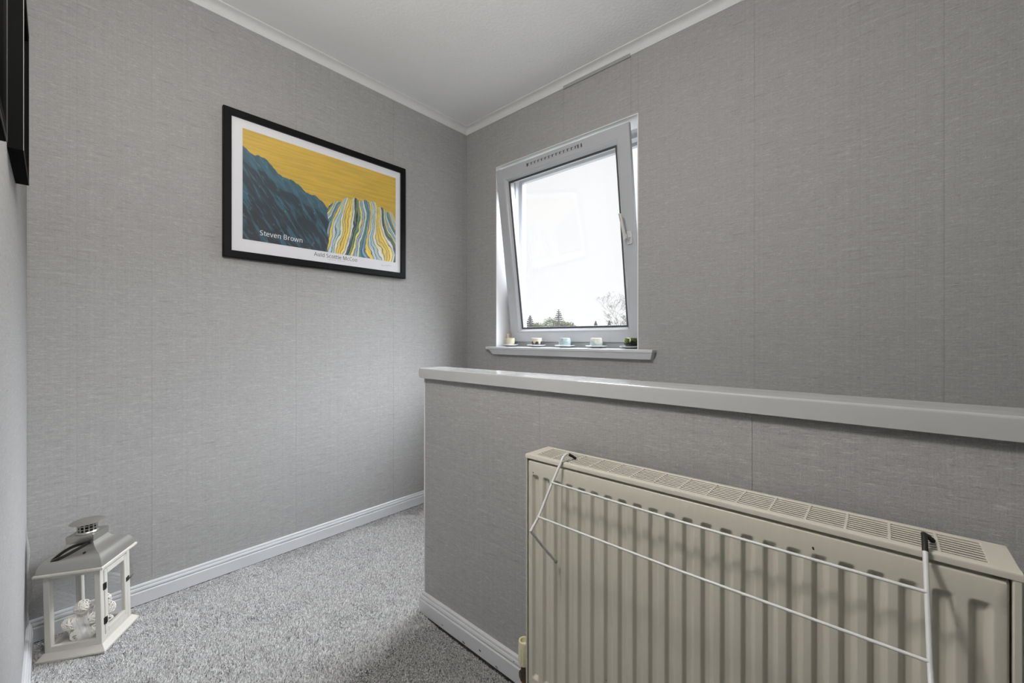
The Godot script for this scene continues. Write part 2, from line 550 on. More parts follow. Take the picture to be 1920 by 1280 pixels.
# ------------------------------------------------------------------ carpet
func carpet() -> void:
	var n := 512
	var f := PackedFloat32Array()
	f.resize(n * n)
	for i in n * n: f[i] = 0.5 + rng.randfn(0.0, 0.16)
	var base := mat(rgb(112, 111, 110), 0.95, 0.0, 0.2)
	base.albedo_texture = grey_tex(n, n, f)
	triplanar(base, 0.9)
	M.step = base
	for c in M.stairs.get_children(): c.material_override = base
	var g := Geo.new()
	g.span(Vector3(-0.2, -0.2, WALL_FAR - 0.1), Vector3(HW1, -0.004, WALL_NEAR + 0.15))
	g.span(Vector3(HW1, -0.2, WALL_FAR - 0.1), Vector3(WALL_RIGHT + 0.1, -0.004, -1.25))
	var fl := obj("floor", g, base)
	tag(fl, "speckled grey carpet on the landing floor", "floor", "", "structure")
	# the pile: tufts of a few fibres
	var t := Geo.new()
	t.crease = 0.2
	for k in 4:
		var a := TAU * k / 4.0 + 0.4
		var d := Vector3(cos(a), 0, sin(a))
		var w := Vector3(-d.z, 0, d.x) * 0.0009
		var b := d * 0.0006
		var m := d * 0.0014 + Vector3.UP * 0.0050
		var e := d * (0.0025 + 0.0005 * (k % 2)) + Vector3.UP * (0.0078 - 0.0011 * (k % 3))
		t.quad(b - w, b + w, m + w, m - w)
		t.quad(m - w, m + w, e + w * 0.7, e - w * 0.7)
	var tm := mat(Color.WHITE, 0.95, 0.0, 0.15)
	tm.vertex_color_use_as_albedo = true
	var me := t.mesh()
	me.surface_set_material(0, tm)
	var spots: Array = []
	var step := 0.0035
	for area in [[WALL_LEFT + 0.014, HW0 - 0.020, WALL_FAR + 0.014, -0.15], [HW0 - 0.014, 1.856, WALL_FAR + 0.014, HWZ - 0.016]]:
		var x: float = area[0]
		while x < area[1]:
			var z: float = area[2]
			while z < area[3]:
				spots.push_back(Vector2(x + rng.randf_range(-0.002, 0.002), z + rng.randf_range(-0.002, 0.002)))
				z += step
			x += step
	var shade := FastNoiseLite.new()
	shade.frequency = 110.0
	var brush := FastNoiseLite.new()
	brush.frequency = 3.0
	brush.seed = 3
	var mm := MultiMesh.new()
	mm.transform_format = MultiMesh.TRANSFORM_3D
	mm.use_colors = true
	mm.mesh = me
	mm.instance_count = spots.size()
	for i in spots.size():
		var q: Vector2 = spots[i]
		# trodden and brushed patches lie over; beside the half wall lean also adds shade
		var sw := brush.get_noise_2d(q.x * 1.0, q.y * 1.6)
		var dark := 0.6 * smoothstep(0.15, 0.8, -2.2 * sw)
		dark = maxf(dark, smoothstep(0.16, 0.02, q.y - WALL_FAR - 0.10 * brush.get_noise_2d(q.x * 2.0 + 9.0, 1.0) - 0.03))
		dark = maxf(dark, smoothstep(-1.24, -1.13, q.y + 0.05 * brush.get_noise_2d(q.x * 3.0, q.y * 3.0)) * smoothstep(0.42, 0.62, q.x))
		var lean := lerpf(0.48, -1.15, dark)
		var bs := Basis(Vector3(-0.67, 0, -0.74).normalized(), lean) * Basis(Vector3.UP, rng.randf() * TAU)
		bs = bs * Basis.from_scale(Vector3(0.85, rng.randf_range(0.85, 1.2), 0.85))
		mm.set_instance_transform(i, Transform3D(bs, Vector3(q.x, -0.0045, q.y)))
		var v := clampf(0.72 + 0.16 * shade.get_noise_2d(q.x, q.y) + rng.randfn(0.0, 0.18), 0.07, 0.98)
		mm.set_instance_color(i, Color(v, v * 0.995, v * 0.99))
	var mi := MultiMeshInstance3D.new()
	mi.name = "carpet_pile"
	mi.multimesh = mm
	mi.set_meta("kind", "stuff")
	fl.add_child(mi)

# ------------------------------------------------------------------ window
func ring(g: Geo, z0: float, z1: float, y0: float, y1: float, prof: PackedVector2Array) -> void:
	# a mitred frame in the plane x = 0: prof is (inwards from the edge, depth along +x)
	g.run(prof, Vector3(0, y0, z0), Vector3(0, y0, z1), Vector3.UP, Vector3.RIGHT, 1, -1)
	g.run(prof, Vector3(0, y1, z0), Vector3(0, y1, z1), Vector3.DOWN, Vector3.RIGHT, 1, -1)
	g.run(prof, Vector3(0, y0, z0), Vector3(0, y1, z0), Vector3.BACK, Vector3.RIGHT, 1, -1)
	g.run(prof, Vector3(0, y0, z1), Vector3(0, y1, z1), Vector3.FORWARD, Vector3.RIGHT, 1, -1)

func window_main() -> void:
	var w := thing("window_1", "white plastic tilt window leaning open into the landing above the sill", "window", Vector3(2.0, 0.9475, 0), "", "structure")
	var g := Geo.new()
	ring(g, -1.812, -0.871, 0.0, 1.127, PackedVector2Array([Vector2(0, 0), Vector2(0.046, 0), Vector2(0.048, 0.003), Vector2(0.048, 0.042), Vector2(0.064, 0.044), Vector2(0.066, 0.046), Vector2(0.066, 0.07), Vector2(0, 0.07)]))
	obj("frame", g, M.upvc, w)
	# sash, hinged along its bottom edge
	var L := 1.064
	var W := 0.882
	var sash := MeshInstance3D.new()
	sash.name = "sash"
	g = Geo.new()
	ring(g, -W / 2, W / 2, 0.0, L, PackedVector2Array([Vector2(0, 0.002), Vector2(0.002, 0), Vector2(0.058, 0), Vector2(0.060, 0.002), Vector2(0.060, 0.03), Vector2(0.080, 0.034), Vector2(0.080, 0.068), Vector2(0.022, 0.068), Vector2(0.022, 0.018), Vector2(0, 0.018)]))
	sash.mesh = g.mesh()
	sash.material_override = M.upvc
	w.add_child(sash)
	sash.position = Vector3(-0.0165, 0.0305, -1.341)
	sash.rotation.z = deg_to_rad(8.03)
	g = Geo.new()
	ring(g, -W / 2 + 0.058, W / 2 - 0.058, 0.058, L - 0.058, PackedVector2Array([Vector2(0, 0.0015), Vector2(0.004, 0.0015), Vector2(0.010, 0.005), Vector2(0.0215, 0.019), Vector2(0.0215, 0.026), Vector2(0.0, 0.026)]))
	obj("glazing_bead", g, M.upvc, sash)
	g = Geo.new()
	ring(g, -W / 2 + 0.076, W / 2 - 0.076, 0.076, L - 0.076, PackedVector2Array([Vector2(0, 0.0195), Vector2(0.0085, 0.0185), Vector2(0.0125, 0.0215), Vector2(0.0125, 0.0268), Vector2(0.0, 0.0268)]))
	obj("gasket", g, M.gasket, sash)
	for dx in [0.027, 0.046]:
		g = Geo.new()
		g.quad(Vector3(dx, 0.06, -W / 2 + 0.062), Vector3(dx, L - 0.06, -W / 2 + 0.062), Vector3(dx, L - 0.06, W / 2 - 0.062), Vector3(dx, 0.06, W / 2 - 0.062))
		obj("pane", g, M.glass, sash)
	g = Geo.new()
	ring(g, -W / 2 + 0.076, W / 2 - 0.076, 0.076, L - 0.076, PackedVector2Array([Vector2(0, 0.0285), Vector2(0.009, 0.0285), Vector2(0.009, 0.0445), Vector2(0.0, 0.0445)]))
	obj("spacer_bar", g, M.steel, sash)
	# trickle vent in the top rail
	var vz0 := -1.531 + 1.341
	var vz1 := -1.163 + 1.341
	g = Geo.new()
	g.span(Vector3(-0.0022, L - 0.0375, vz0 - 0.004), Vector3(0.001, L - 0.0205, vz1 + 0.004), 0.0012)
	obj("vent_plate", g, M.upvc, sash)
	for k in 14:
		var zc := lerpf(vz0 + 0.008, vz1 - 0.036, k / 13.0)
		g = Geo.new()
		g.span(Vector3(-0.0030, L - 0.0345, zc - 0.0060), Vector3(-0.0018, L - 0.0235, zc + 0.0005))
		g.span(Vector3(-0.0048, L - 0.0245, zc - 0.0065), Vector3(-0.0018, L - 0.0230, zc + 0.0085))
		obj("vent_slot", g, mat(rgb(88, 90, 94), 0.7), sash)
	for k in [vz0, vz1 - 0.002, vz1 - 0.022]:
		g = Geo.new()
		g.span(Vector3(-0.0046, L - 0.0375, k - 0.003), Vector3(-0.001, L - 0.0205, k + 0.003), 0.0006)
		obj("vent_clip", g, M.gasket, sash)
	# handle on the right stile, turned up
	g = Geo.new()
	g.span(Vector3(-0.010, -0.034, -0.0145), Vector3(0.0, 0.030, 0.0145), 0.004)
	g.lathe([Vector2(0, 0), Vector2(0.0105, 0), Vector2(0.0095, 0.026), Vector2(0.0, 0.026)], Vector3(-0.008, 0, 0), 20, Basis(Vector3.BACK, PI / 2))
	g.box(Vector3(-0.040, 0.0, -0.004), Vector3(0.019, 0.026, 0.022), 0.006)
	g.run(PackedVector2Array([Vector2(-0.005, -0.0065), Vector2(0.003, -0.0070), Vector2(0.006, -0.003), Vector2(0.006, 0.003), Vector2(0.003, 0.0070), Vector2(-0.005, 0.0065)]), Vector3(-0.041, -0.012, -0.006), Vector3(-0.056, 0.112, -0.017), Vector3.LEFT, Vector3.BACK)
	var hm := obj("handle", g, mat(rgb(205, 204, 200), 0.3, 0.25), sash)
	hm.position = Vector3(0, 0.528, W / 2 - 0.031)
	g = Geo.new()
	g.span(Vector3(-0.020, -0.012, -W / 2 - 0.022), Vector3(0.012, 0.055, -W / 2 - 0.006), 0.003)
	obj("hinge_cover", g, mat(rgb(214, 205, 184), 0.5), sash)
	# sill board and the moulding below it
	g = Geo.new()
	g.span(Vector3(-0.178, -0.0155, -1.862), Vector3(0.0, 0.0, -0.779), 0.0025)
	var sill := obj("window_sill", g, M.gloss, w)
	g = Geo.new()
	var A := [Vector3(-0.1745, -0.0155, -1.838), Vector3(-0.1745, -0.0155, -0.783), Vector3(-0.163, -0.046, -0.794), Vector3(-0.163, -0.046, -1.812)]
	var q := PackedVector3Array()
	var up := [Vector3(-0.1285, -0.0155, -1.838), Vector3(-0.1285, -0.0155, -0.783), Vector3(-0.1285, -0.046, -0.794), Vector3(-0.1285, -0.046, -1.812)]
	for f in [[A[0], A[1], A[2], A[3]], [up[3], up[2], up[1], up[0]], [A[1], A[0], up[0], up[1]], [A[2], A[1], up[1], up[2]], [A[3], A[2], up[2], up[3]], [A[0], A[3], up[3], up[0]]]:
		q.append_array([f[0], f[1], f[2], f[0], f[2], f[3]])
	g.closed(q)
	obj("sill_moulding", g, M.gloss, sill)
	# unseen wide window behind the camera, added to let in fill light
	var w2 := thing("window_2", "unseen wide white window added behind the viewer for fill light", "window", Vector3(0, 0, WALL_NEAR + 0.06), "", "structure")
	g = Geo.new()
	for r in [[0.1, 0.16, 0.85, 2.15], [1.64, 1.7, 0.85, 2.15], [0.87, 0.93, 0.85, 2.15]]:
		g.span(Vector3(r[0], r[2], 0), Vector3(r[1], r[3], 0.06), 0.004)
	g.span(Vector3(0.1, 0.85, 0), Vector3(1.7, 0.91, 0.06), 0.004)
	g.span(Vector3(0.1, 2.09, 0), Vector3(1.7, 2.15, 0.06), 0.004)
	obj("frame", g, M.upvc, w2)
	for x in [0.15, 0.92]:
		g = Geo.new()
		g.quad(Vector3(x, 0.9, 0.03), Vector3(x + 0.73, 0.9, 0.03), Vector3(x + 0.73, 2.1, 0.03), Vector3(x, 2.1, 0.03))
		obj("pane", g, M.glass, w2)

func colour_mesh(g: Geo, f: Callable) -> ArrayMesh:
	# vertex colours from a function of position
	var m := g.mesh()
	var ar := m.surface_get_arrays(0)
	var c := PackedColorArray()
	for v in ar[Mesh.ARRAY_VERTEX]: c.push_back(f.call(v))
	ar[Mesh.ARRAY_COLOR] = c
	var o := ArrayMesh.new()
	o.add_surface_from_arrays(Mesh.PRIMITIVE_TRIANGLES, ar)
	return o

func cups() -> void:
	var glaze := mat(Color.WHITE, 0.22)
	glaze.vertex_color_use_as_albedo = true
	var white := mat(rgb(192, 194, 196), 0.25)
	var nz := FastNoiseLite.new()
	nz.frequency = 45.0
	var lin := func(r: int, gg: int, b: int) -> Color: return rgb(r, gg, b).srgb_to_linear() * 0.72
	var data := [
		["cream ribbed coffee cup at the left end of the window sill", -1.737, 0.0],
		["small cream coffee cup with dark brown painted base, second from the left on the sill", -1.524, 1.0],
		["pale blue-grey glazed coffee cup in the middle of the sill", -1.3225, 2.0],
		["pale sage coffee cup with a cream drip rim, second from the right on the sill", -1.123, 3.0],
		["dark green and black glazed coffee cup at the right end of the sill", -0.9277, 4.0]]
	var profs := [
		[0.020, 0.030, 0.031, 0.0305], [0.026, 0.030, 0.031, 0.031], [0.022, 0.033, 0.033, 0.0285], [0.022, 0.0335, 0.032, 0.029], [0.022, 0.032, 0.0315, 0.0275]]
	for i in 5:
		var d: Array = data[i]
		var at := Vector3(1.915, 0.9475, d[1])
		var g := Geo.new()
		g.crease = 1.0
		g.lathe([Vector2(0, 0), Vector2(0.026, 0), Vector2(0.027, 0.003), Vector2(0.048, 0.0085), Vector2(0.0555, 0.0125), Vector2(0.0562, 0.0140), Vector2(0.0550, 0.0145), Vector2(0.047, 0.0115), Vector2(0.027, 0.0065), Vector2(0, 0.006)], Vector3.ZERO, 48)
		var sl := ["first", "second", "third", "fourth", "fifth"]
		var sd := ["white saucer under the cream ribbed cup at the left end of the sill", "white saucer under the cream and brown cup", "white saucer under the pale blue-grey cup in the middle of the sill", "white saucer under the pale sage cup", "white saucer under the dark green and black cup"]
		var so := obj("saucer", g, white)
		so.position = at
		tag(so, sd[i], "saucer", "white saucers along the window sill")
		var p: Array = profs[i]
		g = Geo.new()
		g.crease = 0.9
		var H := 0.047
		var out: Array = [Vector2(0, 0), Vector2(p[0], 0)]
		for k in 13:
			var t := (k + 1) / 13.0
			var r := lerpf(p[1], p[2], t) if t > 0.3 else lerpf(p[0], p[1], pow(t / 0.3, 0.6))
			if t > 0.6: r = lerpf(p[2], p[3], (t - 0.6) / 0.4)
			if i == 0: r += 0.0007 * sin(t * 38.0)
			out.append(Vector2(r, H * t))
		out.append(Vector2(p[3] - 0.0015, H + 0.0007))
		for k in 9:
			var t := 1.0 - k / 8.0
			out.append(Vector2((lerpf(p[1], p[3], t) - 0.0032) * (1.0 if k < 7 else (0.85 if k == 7 else 0.0)), 0.005 + (H - 0.006) * t))
		g.lathe(out, Vector3.ZERO, 40)
		var kind: float = d[2]
		var f := func(v: Vector3) -> Color:
			var n := nz.get_noise_3d(v.x * 3.0, v.y * 3.0, v.z * 3.0)
			var a := atan2(v.z, v.x)
			if kind == 0.0: return lin.call(226, 219, 196).lerp(lin.call(205, 195, 168), clampf(0.5 + n, 0, 1))
			if kind == 1.0: return lin.call(58, 50, 46) if v.y < 0.023 + 0.007 * sin(a * 6.0) + n * 0.01 else lin.call(216, 208, 186)
			if kind == 2.0: return lin.call(196, 212, 212).lerp(lin.call(162, 184, 186), clampf(0.5 + n * 1.5, 0, 1))
			if kind == 3.0: return lin.call(232, 232, 220) if v.y > 0.026 + 0.011 * sin(a * 2.0 + 0.4) else lin.call(186, 204, 196)
			return lin.call(112, 128, 48).lerp(lin.call(70, 86, 34), clampf(0.5 + n * 2.0, 0, 1)) if v.y > 0.030 + 0.006 * sin(a * 3.0) + n * 0.012 else lin.call(38, 38, 36)
		var c := thing("coffee_cup", d[0], "cup", at + Vector3(0, 0.0062, 0), "small coffee cups along the window sill")
		obj_mesh("bowl", colour_mesh(g, f), glaze, c)
		# the handle turns away from the landing
		g = Geo.new()
		var arc: Array = []
		for k in 11:
			var a := -PI / 2 + PI * k / 10.0
			arc.append(Vector3(0.0, 0.025 + 0.013 * sin(a), 0.0) + Vector3(0.8, 0, -0.6).normalized() * (p[1] - 0.003 + 0.015 * cos(a)))
		g.tube(arc, 0.0026, 10)
		obj_mesh("handle", colour_mesh(g, f), glaze, c)

# ------------------------------------------------------------------ radiator
const RX0 := 0.785
const RX1 := 0.879
const RZ0 := -0.660
const RZ1 := 0.127
const RY0 := 0.125
const RY1 := 0.714

func radiator() -> void:
	var o := thing("radiator", "cream convector radiator with ribbed front and slotted top, on the half wall", "radiator")
	# front panel: a sheet with sunk channels
	var g := Geo.new()
	g.crease = 1.0
	var x0 := RX0 + 0.0015
	var D := 0.0078
	var z := PackedFloat32Array()
	var x := PackedFloat32Array()
	var zl := RZ0 + 0.0065
	var zr := RZ1 - 0.0105
	z.append_array([zl, zl]); x.append_array([0.03, 0.004])
	z.append(zl + 0.003); x.append(0.0)
	for k in 23:
		var c := -0.6413 + 0.0328 * k
		for q in [[0.0, 0.0], [0.0012, 0.03 * D], [0.0024, 0.17 * D], [0.0040, 0.5 * D], [0.0056, 0.83 * D], [0.0068, 0.97 * D], [0.0080, D], [0.0140, D], [0.0155, 0.97 * D], [0.0172, 0.83 * D], [0.0192, 0.5 * D], [0.0212, 0.17 * D], [0.0228, 0.03 * D], [0.0242, 0.0]]:
			z.append(c + q[0]); x.append(q[1])
	z.append(zr - 0.003); x.append(0.0)
	z.append_array([zr, zr]); x.append_array([0.004, 0.03])
	var rows := [[RY0 + 0.004, 0.0]]
	for e in 2:
		for k in 9:
			var t := k / 8.0
			if e == 1: t = 1.0 - t
			rows.append([RY0 + 0.042 + 0.011 * t if e == 0 else RY1 - 0.0455 - 0.011 * t, smoothstep(0.0, 1.0, t)])
	rows.append_array([[RY1 - 0.018, 0.0], [RY1 - 0.0145, 0.0]])
	var pt := func(i: int, r: int) -> Vector3:
		var depth: float = x[i] * rows[r][1] if i > 2 and i < z.size() - 3 else x[i]
		if r == rows.size() - 1: depth += 0.0035
		return Vector3(x0 + depth, rows[r][0], z[i])
	for i in z.size() - 1:
		for r in rows.size() - 1:
			g.quad(pt.call(i, r), pt.call(i, r + 1), pt.call(i + 1, r + 1), pt.call(i + 1, r))
	# its return edges, top and bottom
	for i in z.size() - 1:
		var e := rows.size() - 1
		var a: Vector3 = pt.call(i, e)
		var b: Vector3 = pt.call(i + 1, e)
		g.quad(a, Vector3(x0 + 0.03, a.y, a.z), Vector3(x0 + 0.03, b.y, b.z), b)
	var fm := obj("front_panel", g, M.rad, o)
	# small chips in the enamel
	for q in [[0.0797 - 0.16, 0.676, 0.0016], [-0.0797 + 0.0, 0.674, 0.0013], [-0.6365, 0.6715, 0.0016], [-0.6362, 0.6655, 0.0010], [-0.30, 0.30, 0.0010], [-0.44, 0.27, 0.0012]]:
		g = Geo.new()
		var inset := 0.0
		for i in z.size() - 1:
			if z[i] <= q[0] and z[i + 1] >= q[0]: inset = lerpf(x[i], x[i + 1], (q[0] - z[i]) / maxf(z[i + 1] - z[i], 1e-5))
		g.lathe([Vector2(0, -0.0002), Vector2(q[2] * 0.8, -0.0002), Vector2(q[2], 0.0001), Vector2(q[2] * 0.6, 0.0003), Vector2(0, 0.0003)], Vector3(x0 + (inset if q[1] < 0.66 else 0.0), q[1], q[0]), 7, Basis(Vector3.BACK, PI / 2))
		obj("paint_chip", g, M.chip, fm)
	# core and back panel, coloured near black to stand for the shade inside
	g = Geo.new()
	g.span(Vector3(x0 + 0.014, RY0, RZ0 + 0.012), Vector3(x0 + 0.026, RY1 - 0.011, RZ1 - 0.014), 0.003)
	g.span(Vector3(RX1 - 0.014, RY0, RZ0 + 0.012), Vector3(RX1, RY1 - 0.011, RZ1 - 0.014), 0.003)
	var zz := RZ0 + 0.02
	while zz < RZ1 - 0.02:
		g.span(Vector3(x0 + 0.026, RY0 + 0.02, zz), Vector3(RX1 - 0.014, RY1 - 0.016, zz + 0.0012))
		zz += 0.009
	obj("convector_core", g, M.rad_shade, o)
	for s in [[RZ0, RZ0 + 0.0045], [RZ1 - 0.0085, RZ1]]:
		g = Geo.new()
		g.span(Vector3(RX0 + 0.0005, RY0 + 0.002, s[0]), Vector3(RX1, RY1 - 0.009, s[1]), 0.0015)
		obj("side_panel", g, M.rad, o)
	# top grille
	var gx0 := RX0 + 0.0125
	var gx1 := RX1 - 0.0095
	var gz0 := RZ0 + 0.025
	var gz1 := RZ1 - 0.0265
	g = Geo.new()
	var lip := PackedVector2Array([Vector2(0, -0.0095), Vector2(0, -0.003), Vector2(0.0012, -0.0008), Vector2(0.0035, 0), Vector2(gx0 - RX0, 0), Vector2(gx0 - RX0, -0.0095)])
	g.run(lip, Vector3(RX0, RY1, RZ0), Vector3(RX0, RY1, RZ1), Vector3.RIGHT, Vector3.UP)
	g.span(Vector3(gx1, RY1 - 0.0095, RZ0), Vector3(RX1, RY1, RZ1), 0.001)
	g.span(Vector3(gx0 - 0.0005, RY1 - 0.0095, RZ0), Vector3(gx1 + 0.0005, RY1, gz0), 0.0008)
	g.span(Vector3(gx0 - 0.0005, RY1 - 0.0095, gz1), Vector3(gx1 + 0.0005, RY1, RZ1), 0.0008)
	var top := obj("top_grille", g, M.rad_grille, o)
	for k in 7:
		g = Geo.new()
		var xc := lerpf(gx0, gx1, (k + 1) / 8.0)
		g.span(Vector3(xc - 0.0011, RY1 - 0.0032, gz0 - 0.001), Vector3(xc + 0.0011, RY1 - 0.0006, gz1 + 0.001), 0.0007)
		obj("grille_slat", g, M.rad_grille, top)
	for k in 14:
		var zc := -0.589 + 0.0497 * k
		if zc > gz1 - 0.02: continue
		g = Geo.new()
		g.span(Vector3(gx0 - 0.001, RY1 - 0.0075, zc - 0.0018), Vector3(gx1 + 0.001, RY1 - 0.0002, zc + 0.0018), 0.0007)
		obj("grille_crossbar", g, M.rad_grille, top)
	# lockshield valve with its plastic cap
	var v := Vector3(0.812, 0, -0.686)
	g = Geo.new()
	g.lathe([Vector2(0, 0.132), Vector2(0.009, 0.132), Vector2(0.009, 0.166), Vector2(0.0, 0.166)], v, 20)
	g.lathe([Vector2(0, 0.126), Vector2(0.0135, 0.126), Vector2(0.0145, 0.130), Vector2(0.0145, 0.140), Vector2(0.0125, 0.144), Vector2(0, 0.144)], v, 6)
	g.tube([v + Vector3(0, 0.155, 0), v + Vector3(0, 0.155, 0.04)], 0.0085, 12)
	var val := obj("valve", g, M.brass, o)
	g = Geo.new()
	g.lathe([Vector2(0, 0.164), Vector2(0.0135, 0.164), Vector2(0.0148, 0.168), Vector2(0.0155, 0.219), Vector2(0.0145, 0.224), Vector2(0.0105, 0.224), Vector2(0.0095, 0.212), Vector2(0, 0.212)], v, 28)
	for k in 12:
		var a := TAU * k / 12
		g.box(v + Vector3(cos(a) * 0.0152, 0.19, sin(a) * 0.0152), Vector3(0.0018, 0.036, 0.0024), 0.0006, Basis(Vector3.UP, -a))
	obj("valve_cap", g, mat(rgb(216, 212, 178), 0.4), val)
	g = Geo.new()
	g.tube([v + Vector3(0, -0.02, 0), v + Vector3(0, 0.13, 0)], 0.0075, 14)
	obj("supply_pipe", g, M.copper, val)

func airer() -> void:
	var o := thing("clothes_airer", "white wire clothes airer hooked over the front of the radiator", "clothes airer")
	for side in 2:
		var z0 := -0.5497 if side == 0 else 0.0423
		var lean := -0.0163 if side == 0 else 0.0005
		var g := Geo.new()
		# (x, y, share of the sideways lean)
		var shape := [[0.826, 0.7160, 0.0], [0.819, 0.7225, 0.0], [0.811, 0.7275, 0.0], [0.803, 0.7295, 0.0], [0.795, 0.7280, 0.0], [0.787, 0.7230, 0.0], [0.7805, 0.7150, 0.0], [0.7557, 0.6735, 0.4], [0.7155, 0.607, 0.85], [0.6955, 0.5885, 0.97], [0.6920, 0.5840, 1.0], [0.6945, 0.5795, 1.0], [0.7355, 0.5320, 0.95], [0.7820, 0.4815, 0.9]]
		var hook: Array = []
		for q in shape: hook.append(Vector3(q[0], q[1], z0 + lean * q[2]))
		hook[0].z += 0.010
		hook[1].z += 0.005
		g.tube(hook, 0.0030, 10)
		var arm := obj("arm", g, M.wire, o)
		g = Geo.new()
		g.tube(hook.slice(0, 3) if side == 0 else hook.slice(0, 7), 0.0033, 10)
		obj("bare_tip", g, M.chip, arm).set_meta("label", "dark bare hook end where the coating has worn off")
		g = Geo.new()
		g.tube([hook[13] + Vector3(-0.004, 0.0045, 0), hook[13]], 0.0040, 10)
		obj("rubber_foot", g, mat(rgb(150, 146, 136), 0.7), arm)
	for q in [[0.7557, 0.6735, -0.556], [0.7155, 0.607, -0.5636]]:
		var g := Geo.new()
		g.tube([Vector3(q[0] - 0.002, q[1] + 0.001, q[2]), Vector3(q[0] - 0.003, q[1] - 0.002, -0.26), Vector3(q[0] - 0.002, q[1] - 0.0005, 0.0425)], 0.0023, 10)
		obj("rail", g, M.wire, o)

# ------------------------------------------------------------------ pictures
func frame_bars(o: Node, x0: float, x1: float, y0: float, y1: float, w: float, prof: PackedVector2Array, m: Material, called := "frame_bar") -> void:
	# four mitred bars in the plane z = 0 of o; prof is (inwards, towards the viewer)
	for r in [[Vector3(x0, y0, 0), Vector3(x1, y0, 0), Vector3.UP], [Vector3(x0, y1, 0), Vector3(x1, y1, 0), Vector3.DOWN], [Vector3(x0, y0, 0), Vector3(x0, y1, 0), Vector3.RIGHT], [Vector3(x1, y0, 0), Vector3(x1, y1, 0), Vector3.LEFT]]:
		var g := Geo.new()
		g.crease = 0.5
		g.run(prof, r[0], r[1], r[2], Vector3.BACK, 1, -1)
		obj(called, g, m, o)

func uv_quad(x0: float, y0: float, x1: float, y1: float, z: float) -> ArrayMesh:
	var ar := []
	ar.resize(Mesh.ARRAY_MAX)
	ar[Mesh.ARRAY_VERTEX] = PackedVector3Array([Vector3(x0, y1, z), Vector3(x1, y1, z), Vector3(x1, y0, z), Vector3(x0, y1, z), Vector3(x1, y0, z), Vector3(x0, y0, z)])
	ar[Mesh.ARRAY_NORMAL] = PackedVector3Array([Vector3.BACK, Vector3.BACK, Vector3.BACK, Vector3.BACK, Vector3.BACK, Vector3.BACK])
	ar[Mesh.ARRAY_TEX_UV] = PackedVector2Array([Vector2(0, 0), Vector2(1, 0), Vector2(1, 1), Vector2(0, 0), Vector2(1, 1), Vector2(0, 1)])
	var m := ArrayMesh.new()
	m.add_surface_from_arrays(Mesh.PRIMITIVE_TRIANGLES, ar)
	return m

func text_on(o: Node, called: String, s: String, size: float, at: Vector3, m: Material, tilt := 0.0, font := "Droid Sans") -> void:
	var f := SystemFont.new()
	f.font_names = PackedStringArray([font])
	var t := TextMesh.new()
	t.font = f
	t.text = s
	t.font_size = 32
	t.pixel_size = size / 32.0
	t.depth = 0.0002
	var n := obj_mesh(called, t, m, o)
	n.position = at
	n.rotation.z = tilt

func painting() -> ImageTexture:
	# a plain stand-in: yellow sky, teal hillside, a mound of coloured strands
	var w := 760
	var h := 484
	var im := Image.create(w, h, false, Image.FORMAT_RGB8)
	var nz := FastNoiseLite.new()
	nz.frequency = 1.0
	nz.fractal_octaves = 3
	var cols := [rgb(236, 206, 70), rgb(120, 160, 205), rgb(226, 228, 226), rgb(90, 138, 190), rgb(242, 222, 120), rgb(150, 190, 205), rgb(58, 120, 100), rgb(232, 190, 52), rgb(200, 214, 224), rgb(28, 42, 60)]
	for y in h:
		for x in w:
			var u := float(x) / w
			var v := float(y) / h
			var n := nz.get_noise_2d(u * 3.0, v * 30.0)
			var c := rgb(216, 178, 52).lerp(rgb(196, 164, 48), clampf(0.5 + n * 1.2 + (v - 0.3), 0, 1))
			# hillside
			var ridge := 0.16 + u * 0.75 + 0.02 * sin(u * 40.0) + 0.03 * nz.get_noise_2d(u * 12.0, 3.0)
			if u < 0.62 and v > ridge:
				var dep := v - ridge
				var flow := nz.get_noise_2d(u * 22.0 - v * 9.0, v * 3.0 + u * 2.0)
				c = rgb(22, 52, 66).lerp(rgb(12, 30, 42), clampf(dep * 1.6, 0, 1))
				if dep < 0.10 and int(u * 22.0 + dep * 3.0) % 2 == 0: c = c.lerp(rgb(58, 110, 128), 0.6)
				elif dep < 0.13: c = c.lerp(rgb(46, 94, 112), 0.7)
				c = c.lerp(rgb(52, 112, 132), clampf(flow * 1.8, 0, 0.7))
				if absf(nz.get_noise_2d(u * 14.0 - v * 7.0 + 5.0, v * 2.0)) < 0.018: c = c.lerp(rgb(110, 160, 174), 0.5)
			# mound of strands at the right
			var mx := (u - 0.76) / 0.27
			var top := 0.36 + 0.14 * mx * mx + 0.012 * sin(u * 90.0) + 0.01 * sin(u * 37.0)
			if v > top and absf(mx) < 1.0 + 0.02 * sin(v * 34.0):
				var fan := mx / (0.55 + 0.55 * minf((v - top) * 2.2, 1.0)) + 0.10 * sin(v * 9.0 + mx * 4.0) + 0.05 * nz.get_noise_2d(u * 9.0, v * 5.0)
				var k := fan * 13.0 + 40.0
				var i := int(floorf(k))
				c = cols[(i * 7 + i / 3) % cols.size()]
				var fr := k - floorf(k)
				if fr < 0.10 or fr > 0.93: c = c.lerp(rgb(20, 30, 44), 0.75)
				elif fr > 0.4 and fr < 0.52: c = c.lerp(Color.WHITE, 0.35)
				c = c.lerp(cols[(i * 3 + 1) % 9], clampf(nz.get_noise_2d(fan * 30.0, v * 6.0) * 1.3, 0, 0.6))
			im.set_pixel(x, y, c)
	return ImageTexture.create_from_image(im)

